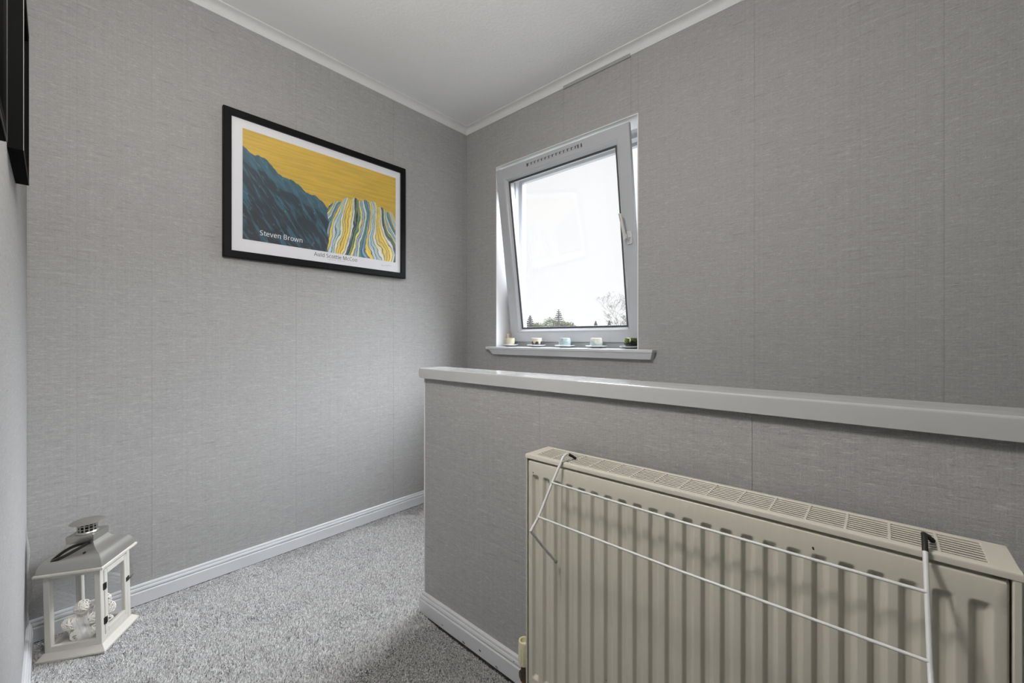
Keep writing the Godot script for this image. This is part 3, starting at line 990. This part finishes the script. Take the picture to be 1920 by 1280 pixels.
func picture() -> void:
	var o := thing("framed_print", "large black framed print of yellow, blue and teal brushwork on the far wall", "picture", Vector3(0.483, 1.3475, WALL_FAR + 0.0005))
	var W := 0.894
	var H := 0.638
	frame_bars(o, 0, W, 0, H, 0.03, PackedVector2Array([Vector2(0, 0), Vector2(0.030, 0), Vector2(0.030, 0.021), Vector2(0.0285, 0.0235), Vector2(0.002, 0.0235), Vector2(0, 0.0215)]), M.black)
	var g := Geo.new()
	g.span(Vector3(0.01, 0.01, 0.002), Vector3(W - 0.01, H - 0.01, 0.010))
	obj("mount", g, mat(rgb(226, 226, 230), 0.8), o)
	var pm := mat(Color.WHITE, 0.6)
	pm.albedo_texture = painting()
	obj_mesh("print", uv_quad(0.073, 0.0865, 0.834, 0.5705, 0.0105), pm, o)
	var pen := mat(rgb(70, 70, 78), 0.8)
	text_on(o, "caption", "Auld Scottie McCoo", 0.026, Vector3(0.490, 0.067, 0.0106), pen)
	# a line too small to read, and a pencilled scrawl
	for d in [[0.446, 0.486], [0.494, 0.534]]:
		var sg := Geo.new()
		var pts: Array = []
		for k in 25: pts.append(Vector3(lerpf(d[0], d[1], k / 24.0), 0.0505 + 0.0016 * sin(k * 2.1) * (0.6 + 0.4 * sin(k * 0.7)), 0.0103))
		sg.tube(pts, 0.0004, 5)
		obj("small_caption", sg, pen, o)
	var scrawl := Geo.new()
	var sp: Array = []
	for k in 60:
		var t := k / 59.0
		sp.append(Vector3(0.745 + 0.062 * t + 0.003 * sin(t * 40.0), 0.058 + 0.007 * t + (0.007 - 0.004 * t) * sin(t * 31.0) * (0.5 + 0.5 * cos(t * 9.0)), 0.0102))
	scrawl.tube(sp, 0.00045, 5)
	obj("pencil_signature", scrawl, mat(rgb(120, 120, 126), 0.8), o)
	text_on(o, "signature", "Steven Brown", 0.030, Vector3(0.232, 0.124, 0.0108), mat(rgb(226, 232, 236), 0.6), -0.02)
	obj_mesh("glass", uv_quad(0.028, 0.028, W - 0.028, H - 0.028, 0.0145), glass(0.03), o)

func side_frames() -> void:
	var data := [["black deep picture frame on the left wall, the farther of two by the corner", -1.458, -1.192, 1.35, 1.69], ["black deep picture frame on the left wall, cut by the edge of the view", -0.761, -0.48, 1.229, 1.60]]
	for d in data:
		var o := thing("picture_frame", d[0], "picture", Vector3(WALL_LEFT + 0.0005, d[3], d[2]), "black frames on the left wall")
		o.rotation.y = PI / 2
		var W: float = d[2] - d[1]
		var H: float = d[4] - d[3]
		frame_bars(o, 0, W, 0, H, 0.02, PackedVector2Array([Vector2(0, 0), Vector2(0.018, 0), Vector2(0.018, 0.018), Vector2(0.0165, 0.0195), Vector2(0.0012, 0.0195), Vector2(0, 0.0183)]), M.black_matt)
		frame_bars(o, -0.0002, W + 0.0002, -0.0002, H + 0.0002, 0.002, PackedVector2Array([Vector2(0, 0.0189), Vector2(0.0009, 0.0194), Vector2(0.0009, 0.0199), Vector2(0, 0.0199)]), M.edge, "edge_line")
		var g := Geo.new()
		g.span(Vector3(0.008, 0.008, 0.002), Vector3(W - 0.008, H - 0.008, 0.010))
		obj("mount", g, mat(rgb(30, 30, 32), 0.7), o)
		obj_mesh("glass", uv_quad(0.016, 0.016, W - 0.016, H - 0.016, 0.013), glass(0.03), o)

# ------------------------------------------------------------------ lantern
func lantern() -> void:
	# local axes: -z looks out of the pane on the camera's left, x runs along it; +x is the door side
	var o := thing("lantern", "white wooden lantern with a steel roof standing on the carpet in the corner", "lantern", Vector3(0.0865, 0.001, -1.9545))
	var xa := Vector3(0.836, 0, 0.549)          # along the left pane, towards the near corner
	var za := Vector3(-0.549, 0, 0.836)         # out of the left pane
	var bs := Basis(xa, Vector3.UP, za).orthonormalized()
	var fwd := Vector3(0.7442, 0, -0.668)
	o.basis = Basis(fwd, deg_to_rad(-1.6)) * bs
	var B := 0.0885
	var Q := 0.073
	# base plinth
	var g := Geo.new()
	frustum(g, [Vector2(B - 0.002, 0), Vector2(B, 0.002), Vector2(B, 0.007), Vector2(Q + 0.004, 0.020), Vector2(Q + 0.002, 0.023)])
	obj("base_plate", g, M.lantern, o)
	var P := 0.016
	for sx in [-1, 1]:
		for sz in [-1, 1]:
			g = Geo.new()
			g.box(Vector3(sx * (Q - P / 2), 0.142, sz * (Q - P / 2)), Vector3(P, 0.242, P), 0.0012)
			obj("post", g, M.lantern, o)
	for s in 4:
		var r := Basis(Vector3.UP, PI / 2 * s)
		g = Geo.new()
		g.box(r * Vector3(0, 0.0305, Q - 0.007), Vector3(2 * Q - 2 * P + 0.001, 0.018, 0.012), 0.001, r)
		obj("rail", g, M.lantern, o)
		g = Geo.new()
		g.box(r * Vector3(0, 0.2555, Q - 0.007), Vector3(2 * Q - 2 * P + 0.001, 0.014, 0.012), 0.001, r)
		obj("rail", g, M.lantern, o)
		if s == 1: continue
		g = Geo.new()
		var zc := Q - 0.011
		g.quad(r * Vector3(-Q + P, 0.039, zc), r * Vector3(-Q + P, 0.249, zc), r * Vector3(Q - P, 0.249, zc), r * Vector3(Q - P, 0.039, zc))
		obj("pane", g, glass(0.05), o)
	# door on the +x side
	g = Geo.new()
	var dw := Q - P - 0.0012
	var y0 := 0.0410
	var y1 := 0.2470
	var dx := Q - 0.0045
	g.span(Vector3(dx - 0.006, y0, -dw), Vector3(dx + 0.006, y1, -dw + 0.014), 0.0015)
	g.span(Vector3(dx - 0.006, y0, dw - 0.014), Vector3(dx + 0.006, y1, dw), 0.0015)
	g.span(Vector3(dx - 0.006, y0, -dw + 0.0135), Vector3(dx + 0.006, y0 + 0.018, dw - 0.0135), 0.0015)
	g.span(Vector3(dx - 0.006, y1 - 0.016, -dw + 0.0135), Vector3(dx + 0.006, y1, dw - 0.0135), 0.0015)
	var door := obj("door", g, M.lantern, o)
	g = Geo.new()
	g.quad(Vector3(dx, y0 + 0.01, -dw + 0.01), Vector3(dx, y1 - 0.01, -dw + 0.01), Vector3(dx, y1 - 0.01, dw - 0.01), Vector3(dx, y0 + 0.01, dw - 0.01))
	obj("pane", g, glass(0.05), door)
	for y in [0.086, 0.196]:
		g = Geo.new()
		g.span(Vector3(Q - 0.0008, y - 0.0105, dw - 0.009), Vector3(Q + 0.0022, y + 0.0105, dw + 0.006), 0.0006)
		g.tube([Vector3(Q + 0.0022, y - 0.011, dw - 0.001), Vector3(Q + 0.0022, y + 0.011, dw - 0.001)], 0.0018, 8)
		obj("hinge", g, M.dark_metal, door)
	g = Geo.new()
	g.span(Vector3(Q - 0.0008, 0.150, -dw - 0.010), Vector3(Q + 0.002, 0.166, -dw + 0.008), 0.0006)
	g.tube([Vector3(Q + 0.002, 0.158, -dw + 0.004), Vector3(Q + 0.008, 0.160, -dw), Vector3(Q + 0.010, 0.163, -dw - 0.008), Vector3(Q + 0.012, 0.166, -dw - 0.016)], 0.0022, 8)
	obj("catch", g, M.dark_metal, door)
	# eave board
	g = Geo.new()
	frustum(g, [Vector2(B - 0.007, 0.2605), Vector2(B - 0.001, 0.263), Vector2(B, 0.265), Vector2(B, 0.2695), Vector2(B - 0.002, 0.2715)])
	obj("eave_board", g, M.lantern, o)
	# steel roof
	g = Geo.new()
	g.crease = 0.4
	var prof: Array = [Vector2(0.0845, 0.2705), Vector2(0.0845, 0.273)]
	# steep skirt, rounded shoulder, a flatter slope, then the hollow below the collar
	for pt in [[0.0838, 0.276], [0.0815, 0.287], [0.0785, 0.296], [0.0745, 0.303], [0.0700, 0.3075], [0.0640, 0.311], [0.0570, 0.3145], [0.0500, 0.3185], [0.0445, 0.3225], [0.0405, 0.3268], [0.0380, 0.3315]]:
		prof.append(Vector2(pt[0], pt[1]))
	prof.append_array([Vector2(0.0355, 0.337), Vector2(0.0368, 0.3595), Vector2(0.034, 0.3600)])
	frustum(g, prof)
	var roof := obj("roof", g, M.steel, o)
	g = Geo.new()
	g.lathe([Vector2(0, 0), Vector2(0.0042, 0), Vector2(0.0042, 0.0008), Vector2(0, 0.0012)], Vector3(0.026, 0.3135, 0.0600), 14, Basis(Vector3.RIGHT, 0.55))
	obj("rivet", g, M.dark_metal, roof)
	# perforated chimney
	g = Geo.new()
	var R := 0.0243
	for y in [0.3625, 0.3725, 0.3825, 0.3915]:
		g.lathe([Vector2(R - 0.0008, y - 0.0013), Vector2(R + 0.0008, y - 0.0013), Vector2(R + 0.0008, y + 0.0013), Vector2(R - 0.0008, y + 0.0013), Vector2(R - 0.0008, y - 0.0013)], Vector3.ZERO, 36)
	for k in 14:
		var a := TAU * k / 14
		g.box(Vector3(cos(a) * R, 0.377, sin(a) * R), Vector3(0.0014, 0.030, 0.0032), 0.0, Basis(Vector3.UP, -a))
	g.lathe([Vector2(0, 0.360), Vector2(R + 0.003, 0.360), Vector2(R + 0.003, 0.3615), Vector2(R + 0.0008, 0.3645), Vector2(0, 0.3645)], Vector3.ZERO, 36)
	var chim := obj("chimney", g, M.steel, o)
	g = Geo.new()
	g.lathe([Vector2(0, 0.364), Vector2(R - 0.005, 0.364), Vector2(R - 0.005, 0.3915), Vector2(0, 0.3915)], Vector3.ZERO, 28)
	obj("shade_core", g, mat(rgb(24, 23, 22), 0.9), chim)  # dark cylinder standing in for the shade inside the chimney
	g = Geo.new()
	g.lathe([Vector2(0, 0.3925), Vector2(0.043, 0.3925), Vector2(0.0437, 0.3933), Vector2(0.040, 0.3960), Vector2(0.022, 0.4015), Vector2(0, 0.4035)], Vector3.ZERO, 48)
	obj("chimney_cap", g, M.steel, o)
	# carrying strap folded down over the left slope
	g = Geo.new()
	for side in [-1.0, 1.0]:
		# two flat bands side by side that meet at both ends
		for k in 20:
			var q: Array = []
			for j in 2:
				var t := (k + j) / 20.0
				var lx := 0.034 - 0.092 * t
				var bow := sin(PI * t)
				var y := 0.3405 - 0.030 * t - 0.012 * t * t + (0.011 if side < 0.0 else -0.004) * bow
				q.append(Vector3(lx, y, 0.0450 + 0.024 * t + (0.0005 if side < 0.0 else 0.016) * bow))
			var w := Vector3(0, 0.0042, 0.0022)
			var n := Vector3(0, 0.0010, -0.0012)
			var a0: Vector3 = q[0]
			var a1: Vector3 = q[1]
			g.closed(PackedVector3Array([a0 - w + n, a0 + w + n, a1 + w + n, a0 - w + n, a1 + w + n, a1 - w + n, a0 - w - n, a1 + w - n, a0 + w - n, a0 - w - n, a1 - w - n, a1 + w - n,
				a0 + w + n, a0 + w - n, a1 + w - n, a0 + w + n, a1 + w - n, a1 + w + n, a0 - w - n, a0 - w + n, a1 - w + n, a0 - w - n, a1 - w + n, a1 - w - n]))
	g.tube([Vector3(0.034, 0.336, 0.046), Vector3(0.034, 0.347, 0.049)], 0.0038, 10)
	g.tube([Vector3(-0.058, 0.294, 0.069), Vector3(-0.058, 0.304, 0.071)], 0.0036, 10)
	obj("carrying_strap", g, M.strap, o)
	# contents: wicker balls
	var ball_mesh: Array = []
	for b in 3:
		g = Geo.new()
		for k in 20:
			var ax := Vector3(rng.randfn(), rng.randfn(), rng.randfn()).normalized()
			var u := ax.cross(Vector3(0.3, 0.9, 0.31)).normalized()
			var v := ax.cross(u)
			var off := rng.randf_range(-0.009, 0.009)
			var rr := sqrt(0.0205 * 0.0205 - off * off)
			var pts: Array = []
			var n := 22
			for i in n:
				var a := TAU * i / n
				pts.append(ax * (off + 0.0012 * sin(a * 3.0 + k)) + (u * cos(a) + v * sin(a)) * rr)
			g.tube(pts, 0.0010 if k % 3 else 0.0014, 5, true)
		ball_mesh.append(g.mesh())
	# (along the left pane, out of it, height): near corner is + +
	var spots := [[0.034, 0.030, 0.044, "at the bottom, nearest the hinged corner"], [-0.010, 0.034, 0.044, "at the bottom, in the middle of the left pane"], [-0.036, 0.001, 0.044, "at the bottom left, by the far left post"], [0.033, -0.014, 0.044, "at the bottom, behind the middle of the door"], [-0.004, -0.030, 0.044, "at the bottom, farthest back from both panes"],
		[-0.033, 0.030, 0.081, "second up at the left of the left pane"], [0.010, 0.012, 0.081, "second up in the centre of the heap"], [0.035, -0.022, 0.085, "second up, behind the door near its catch"], [-0.016, -0.022, 0.084, "second up at the back, by the far wall"], [-0.012, 0.012, 0.119, "on top of the heap behind the left pane"], [0.033, -0.005, 0.122, "on top of the heap behind the door pane"]]
	for i in spots.size():
		var sp: Array = spots[i]
		var ball := obj_mesh("wicker_ball", ball_mesh[i % 3], M.wicker)
		ball.transform = o.transform * Transform3D(Basis(Vector3(1, 2, 0.5).normalized(), i * 1.3), Vector3(sp[0], sp[2], sp[1]))
		tag(ball, "white wicker ball in the lantern, " + sp[3], "wicker ball", "white wicker balls heaped inside the lantern")
	# a crumpled sheer ribbon among them
	g = Geo.new()
	g.crease = 1.2
	var nz := FastNoiseLite.new()
	nz.frequency = 45.0
	var pt := func(i: int, j: int) -> Vector3:
		var u := i / 16.0
		var v := j / 10.0
		return Vector3(lerpf(0.004, 0.042, u) - 0.016 * v + 0.006 * nz.get_noise_2d(u, v * 0.5), lerpf(0.026, 0.108, v), 0.0575 + 0.002 * sin(u * 15.0 + v * 2.0) + 0.002 * nz.get_noise_2d(u + 4.0, v))
	for i in 16:
		for j in 10:
			g.quad(pt.call(i, j), pt.call(i, j + 1), pt.call(i + 1, j + 1), pt.call(i + 1, j))
	var sheer := mat(Color(0.93, 0.93, 0.91, 0.55), 0.8)
	sheer.transparency = BaseMaterial3D.TRANSPARENCY_ALPHA
	var rib := obj("sheer_ribbon", g, sheer)
	rib.transform = o.transform
	tag(rib, "crumpled sheer white ribbon in front of the wicker balls in the lantern", "ribbon")

func frustum(g: Geo, prof: Array) -> void:
	# square rings (half width, height) joined from the bottom up, closed above and below
	var q := PackedVector3Array()
	var cs := [Vector2(-1, -1), Vector2(1, -1), Vector2(1, 1), Vector2(-1, 1)]
	var at := func(k: int, i: int) -> Vector3:
		return Vector3(cs[i % 4].x * prof[k].x, prof[k].y, cs[i % 4].y * prof[k].x)
	for k in prof.size() - 1:
		for i in 4:
			var a: Vector3 = at.call(k, i)
			var b: Vector3 = at.call(k, i + 1)
			var c: Vector3 = at.call(k + 1, i + 1)
			var d: Vector3 = at.call(k + 1, i)
			q.append_array([a, b, c, a, c, d])
	var n := prof.size() - 1
	q.append_array([at.call(0, 0), at.call(0, 2), at.call(0, 1), at.call(0, 0), at.call(0, 3), at.call(0, 2)])
	q.append_array([at.call(n, 0), at.call(n, 1), at.call(n, 2), at.call(n, 0), at.call(n, 2), at.call(n, 3)])
	g.closed(q)

# ------------------------------------------------------------------ added lamp above the camera, out of view, for fill light
func fill_lamp() -> void:
	var o := thing("added_pendant_lamp", "unseen white globe pendant lamp added above the viewer as fill light", "lamp", Vector3(0.16, CEIL, -0.62))
	var g := Geo.new()
	g.lathe([Vector2(0, 0), Vector2(0.05, 0), Vector2(0.05, -0.012), Vector2(0.035, -0.03), Vector2(0, -0.03)], Vector3.ZERO, 32)
	g.tube([Vector3(0, -0.02, 0), Vector3(0, -0.52, 0)], 0.004, 8)
	obj("added_lamp_rose", g, M.coving, o)
	g = Geo.new()
	var prof: Array = []
	for k in 17:
		var a := PI * k / 16.0
		prof.append(Vector2(0.12 * sin(a), -0.63 - 0.12 * cos(a)))
	g.lathe(prof, Vector3.ZERO, 40)
	var em := mat(rgb(250, 248, 244), 0.4)
	em.emission_enabled = true
	em.emission = FILL_COLOUR
	em.emission_energy_multiplier = 1.0
	obj("globe", g, em, o)
	var l := OmniLight3D.new()
	l.name = "fill_lamp_light"
	l.light_color = FILL_COLOUR
	l.light_energy = 1.02
	l.omni_range = 8.0
	l.omni_attenuation = 2.0
	l.light_size = 0.1
	l.shadow_enabled = true
	l.position = Vector3(0, -0.63, 0)
	o.add_child(l)

# ------------------------------------------------------------------ outside
func leaves(n: int, size: float, f: Callable, flat := 0.0) -> ArrayMesh:
	var v := PackedVector3Array()
	var nor := PackedVector3Array()
	var col := PackedColorArray()
	for i in n:
		var d: Array = f.call()
		var c: Vector3 = d[0]
		var b := Basis.from_euler(Vector3(rng.randf() * TAU, rng.randf() * TAU, rng.randf() * TAU))
		var s := size * rng.randf_range(0.6, 1.4)
		var a := b.x * s
		var w := b.y * s * 0.55
		v.append_array([c - a, c - w, c + a, c - a, c + a, c + w])
		for k in 6:
			nor.push_back(b.z)
			col.push_back(d[1])
	var ar := []
	ar.resize(Mesh.ARRAY_MAX)
	ar[Mesh.ARRAY_VERTEX] = v
	ar[Mesh.ARRAY_NORMAL] = nor
	ar[Mesh.ARRAY_COLOR] = col
	var m := ArrayMesh.new()
	m.add_surface_from_arrays(Mesh.PRIMITIVE_TRIANGLES, ar)
	return m

func along(px: float, dist: float) -> Vector3:
	# a place outside, on the ground, at a bearing given as a tangent right of the view axis
	var u := (px - 960.0) / 774.5
	return Vector3(dist * (0.7442 + 0.668 * u), -2.75, -dist * (0.668 - 0.7442 * u))

func outside() -> void:
	var lm := mat(Color.WHITE, 0.7)
	lm.vertex_color_use_as_albedo = true
	lm.backlight_enabled = true
	lm.backlight = Color(0.35, 0.4, 0.15)
	var bark := mat(rgb(96, 90, 86), 0.9)
	var g := Geo.new()
	g.span(Vector3(2.3, -3.2, -320), Vector3(380, -2.75, 160))
	var lawn := mat(rgb(30, 35, 22), 0.95)
	lawn.albedo_texture = noise_tex(0.05, 4, 256, Color(0.7, 0.7, 0.7), Color.WHITE)
	triplanar(lawn, 4.0)
	tag(obj("ground", g, lawn), "grass outside below the window", "ground", "", "structure")
	# leafy trees: [px, distance, height over ground, crown radius, colour, label]
	var crown := func(called: String, px: float, dist: float, top: float, rad: float, base: Color, label: String, n: int, lobes: int) -> void:
		var o := thing(called, label, "tree", along(px, dist), "trees seen through the window")
		var cs: Array = []
		for k in lobes:
			var a := rng.randf() * TAU
			var rr := rad * sqrt(rng.randf()) * 0.75
			var lr := rad * rng.randf_range(0.26, 0.46)
			cs.append([Vector3(cos(a) * rr, top - lr * 1.05 - rr * 0.5 - (rng.randf() * rad * 0.5 if k else 0.0), sin(a) * rr), lr])
		var f := func() -> Array:
			var c: Array = cs[rng.randi() % cs.size()]
			var d := Vector3(rng.randfn(), rng.randfn(), rng.randfn()).normalized()
			var p: Vector3 = c[0] + d * c[1] * (0.6 + 0.5 * rng.randf())
			var k := rng.randf_range(0.75, 1.25)
			return [p, Color(base.r * k, base.g * k, base.b * k)]
		var fo := obj_mesh("foliage", leaves(n * 3, 0.062, f), lm, o)
		fo.set_meta("kind", "stuff")
		var tr := Geo.new()
		tr.tube([Vector3(0, -0.05, 0), Vector3(0.1, top * 0.5, 0), Vector3(0, top * 0.85, 0.1)], 0.16, 8, false, 0.04)
		for c in cs:
			tr.tube([Vector3(0.08, top * 0.45, 0), (c[0] + Vector3(0.08, top * 0.45, 0)) * 0.5 + Vector3(0, -0.2, 0), c[0]], 0.05, 6, false, 0.015)
		obj("trunk", tr, bark, o)
	var gr := Color(0.17, 0.21, 0.035)
	crown.call("leafy_tree", 1036.0, 42.0, 6.35, 2.5, gr, "bright green leafy tree showing over the sill behind the middle cup", 9000, 16)
	crown.call("leafy_tree", 1012.0, 47.5, 5.8, 1.8, gr * 0.9, "low green tree just left of the brightest leafy tree outside", 5000, 10)
	crown.call("leafy_tree", 1068.0, 50.0, 5.75, 2.2, gr * 0.8, "low olive tree just right of the brightest leafy tree outside", 5000, 12)
	crown.call("leafy_tree", 1098.0, 92.0, 6.95, 3.2, Color(0.17, 0.18, 0.10), "faint low bush farthest to the right of the leafy trees outside", 4000, 12)
	# conifers
	var conifer := func(px: float, dist: float, top: float, rad: float, base: Color, label: String, n: int, gap: float) -> void:
		var o := thing("conifer", label, "tree", along(px, dist), "trees seen through the window")
		var f := func() -> Array:
			var t := pow(rng.randf(), 0.5 if gap > 0.5 else 0.8)
			var tier := floorf(t * 26.0 + rng.randf() * 0.3) / 26.0
			if gap < 0.5: tier = t
			var a := (floorf(rng.randf() * 7.0) + rng.randfn(0.0, 0.22 if gap > 0.5 else 2.0)) * TAU / 7.0 + tier * 17.0
			var r := rad * (1.03 - tier) * sqrt(rng.randf())
			var k := rng.randf_range(0.7, 1.3)
			return [Vector3(cos(a) * r, top * (0.25 + 0.75 * tier) + r * 0.30 * gap, sin(a) * r), Color(base.r * k, base.g * k, base.b * k)]
		var fo := obj_mesh("foliage", leaves(n * 3, 0.055, f), lm, o)
		fo.set_meta("kind", "stuff")
		var tr := Geo.new()
		tr.tube([Vector3(0, -0.05, 0), Vector3(0, top * 1.0, 0)], 0.14, 8, false, 0.02)
		obj("trunk", tr, bark, o)
	conifer.call(994.0, 33.0, 5.5, 1.6, Color(0.06, 0.075, 0.05), "dark ragged conifer at the left edge of the glass", 2200, 1.0)
	conifer.call(1047.5, 36.0, 6.2, 1.9, Color(0.11, 0.13, 0.04), "thin open conifer rising in front of the bright leafy tree", 700, 1.0)
	conifer.call(1117.0, 78.0, 7.0, 1.9, Color(0.10, 0.16, 0.135), "small dark conifer in the distance, left of a pair", 3500, 0.0)
	conifer.call(1142.5, 82.0, 7.3, 1.9, Color(0.13, 0.14, 0.12), "small dark conifer in the distance, right of a pair, beside the bare tree", 3500, 0.0)
	# bare tree with a few buds
	rng.seed = 11
	var o := thing("bare_tree", "almost bare tree with fine twigs at the right edge of the glass", "tree", along(1181.0, 30.0), "trees seen through the window")
	g = Geo.new()
	var buds: Array = []
	var todo: Array = [[Vector3(0, -0.05, 0), Vector3(0.02, 1, 0.03), 3.1, 0.07, 0]]
	while todo.size():
		var b: Array = todo.pop_back()
		var p0: Vector3 = b[0]
		var dir: Vector3 = b[1].normalized()
		var len: float = b[2]
		var bend := Vector3(rng.randfn(), rng.randfn() * 0.3 + 0.4, rng.randfn()) * 0.10 * len
		var p1 := p0 + dir * len * 0.5 + bend * 0.3
		var p2 := p0 + dir * len + bend
		g.tube([p0, p1, p2], b[3], 5 if b[4] < 2 else 3, false, b[3] * 0.55)
		if b[4] < 6:
			for k in (6 if b[4] == 0 else 3):
				var s := rng.randf_range(0.45, 1.0)
				var q := p0.lerp(p2, s)
				var nd := (dir + Vector3(rng.randfn(), rng.randf_range(0.0, 0.7), rng.randfn()) * 0.72).normalized()
				todo.append([q, nd, len * rng.randf_range(0.52, 0.74), maxf(b[3] * 0.5, 0.006), b[4] + 1])
		else: buds.append(p2)
	obj("branches", g, bark, o)
	var bf := func() -> Array:
		return [buds[rng.randi() % buds.size()] + Vector3(rng.randfn(), rng.randfn(), rng.randfn()) * 0.04, Color(0.11, 0.10, 0.08)]
	obj_mesh("buds", leaves(900, 0.035, bf), lm, o).set_meta("kind", "stuff")
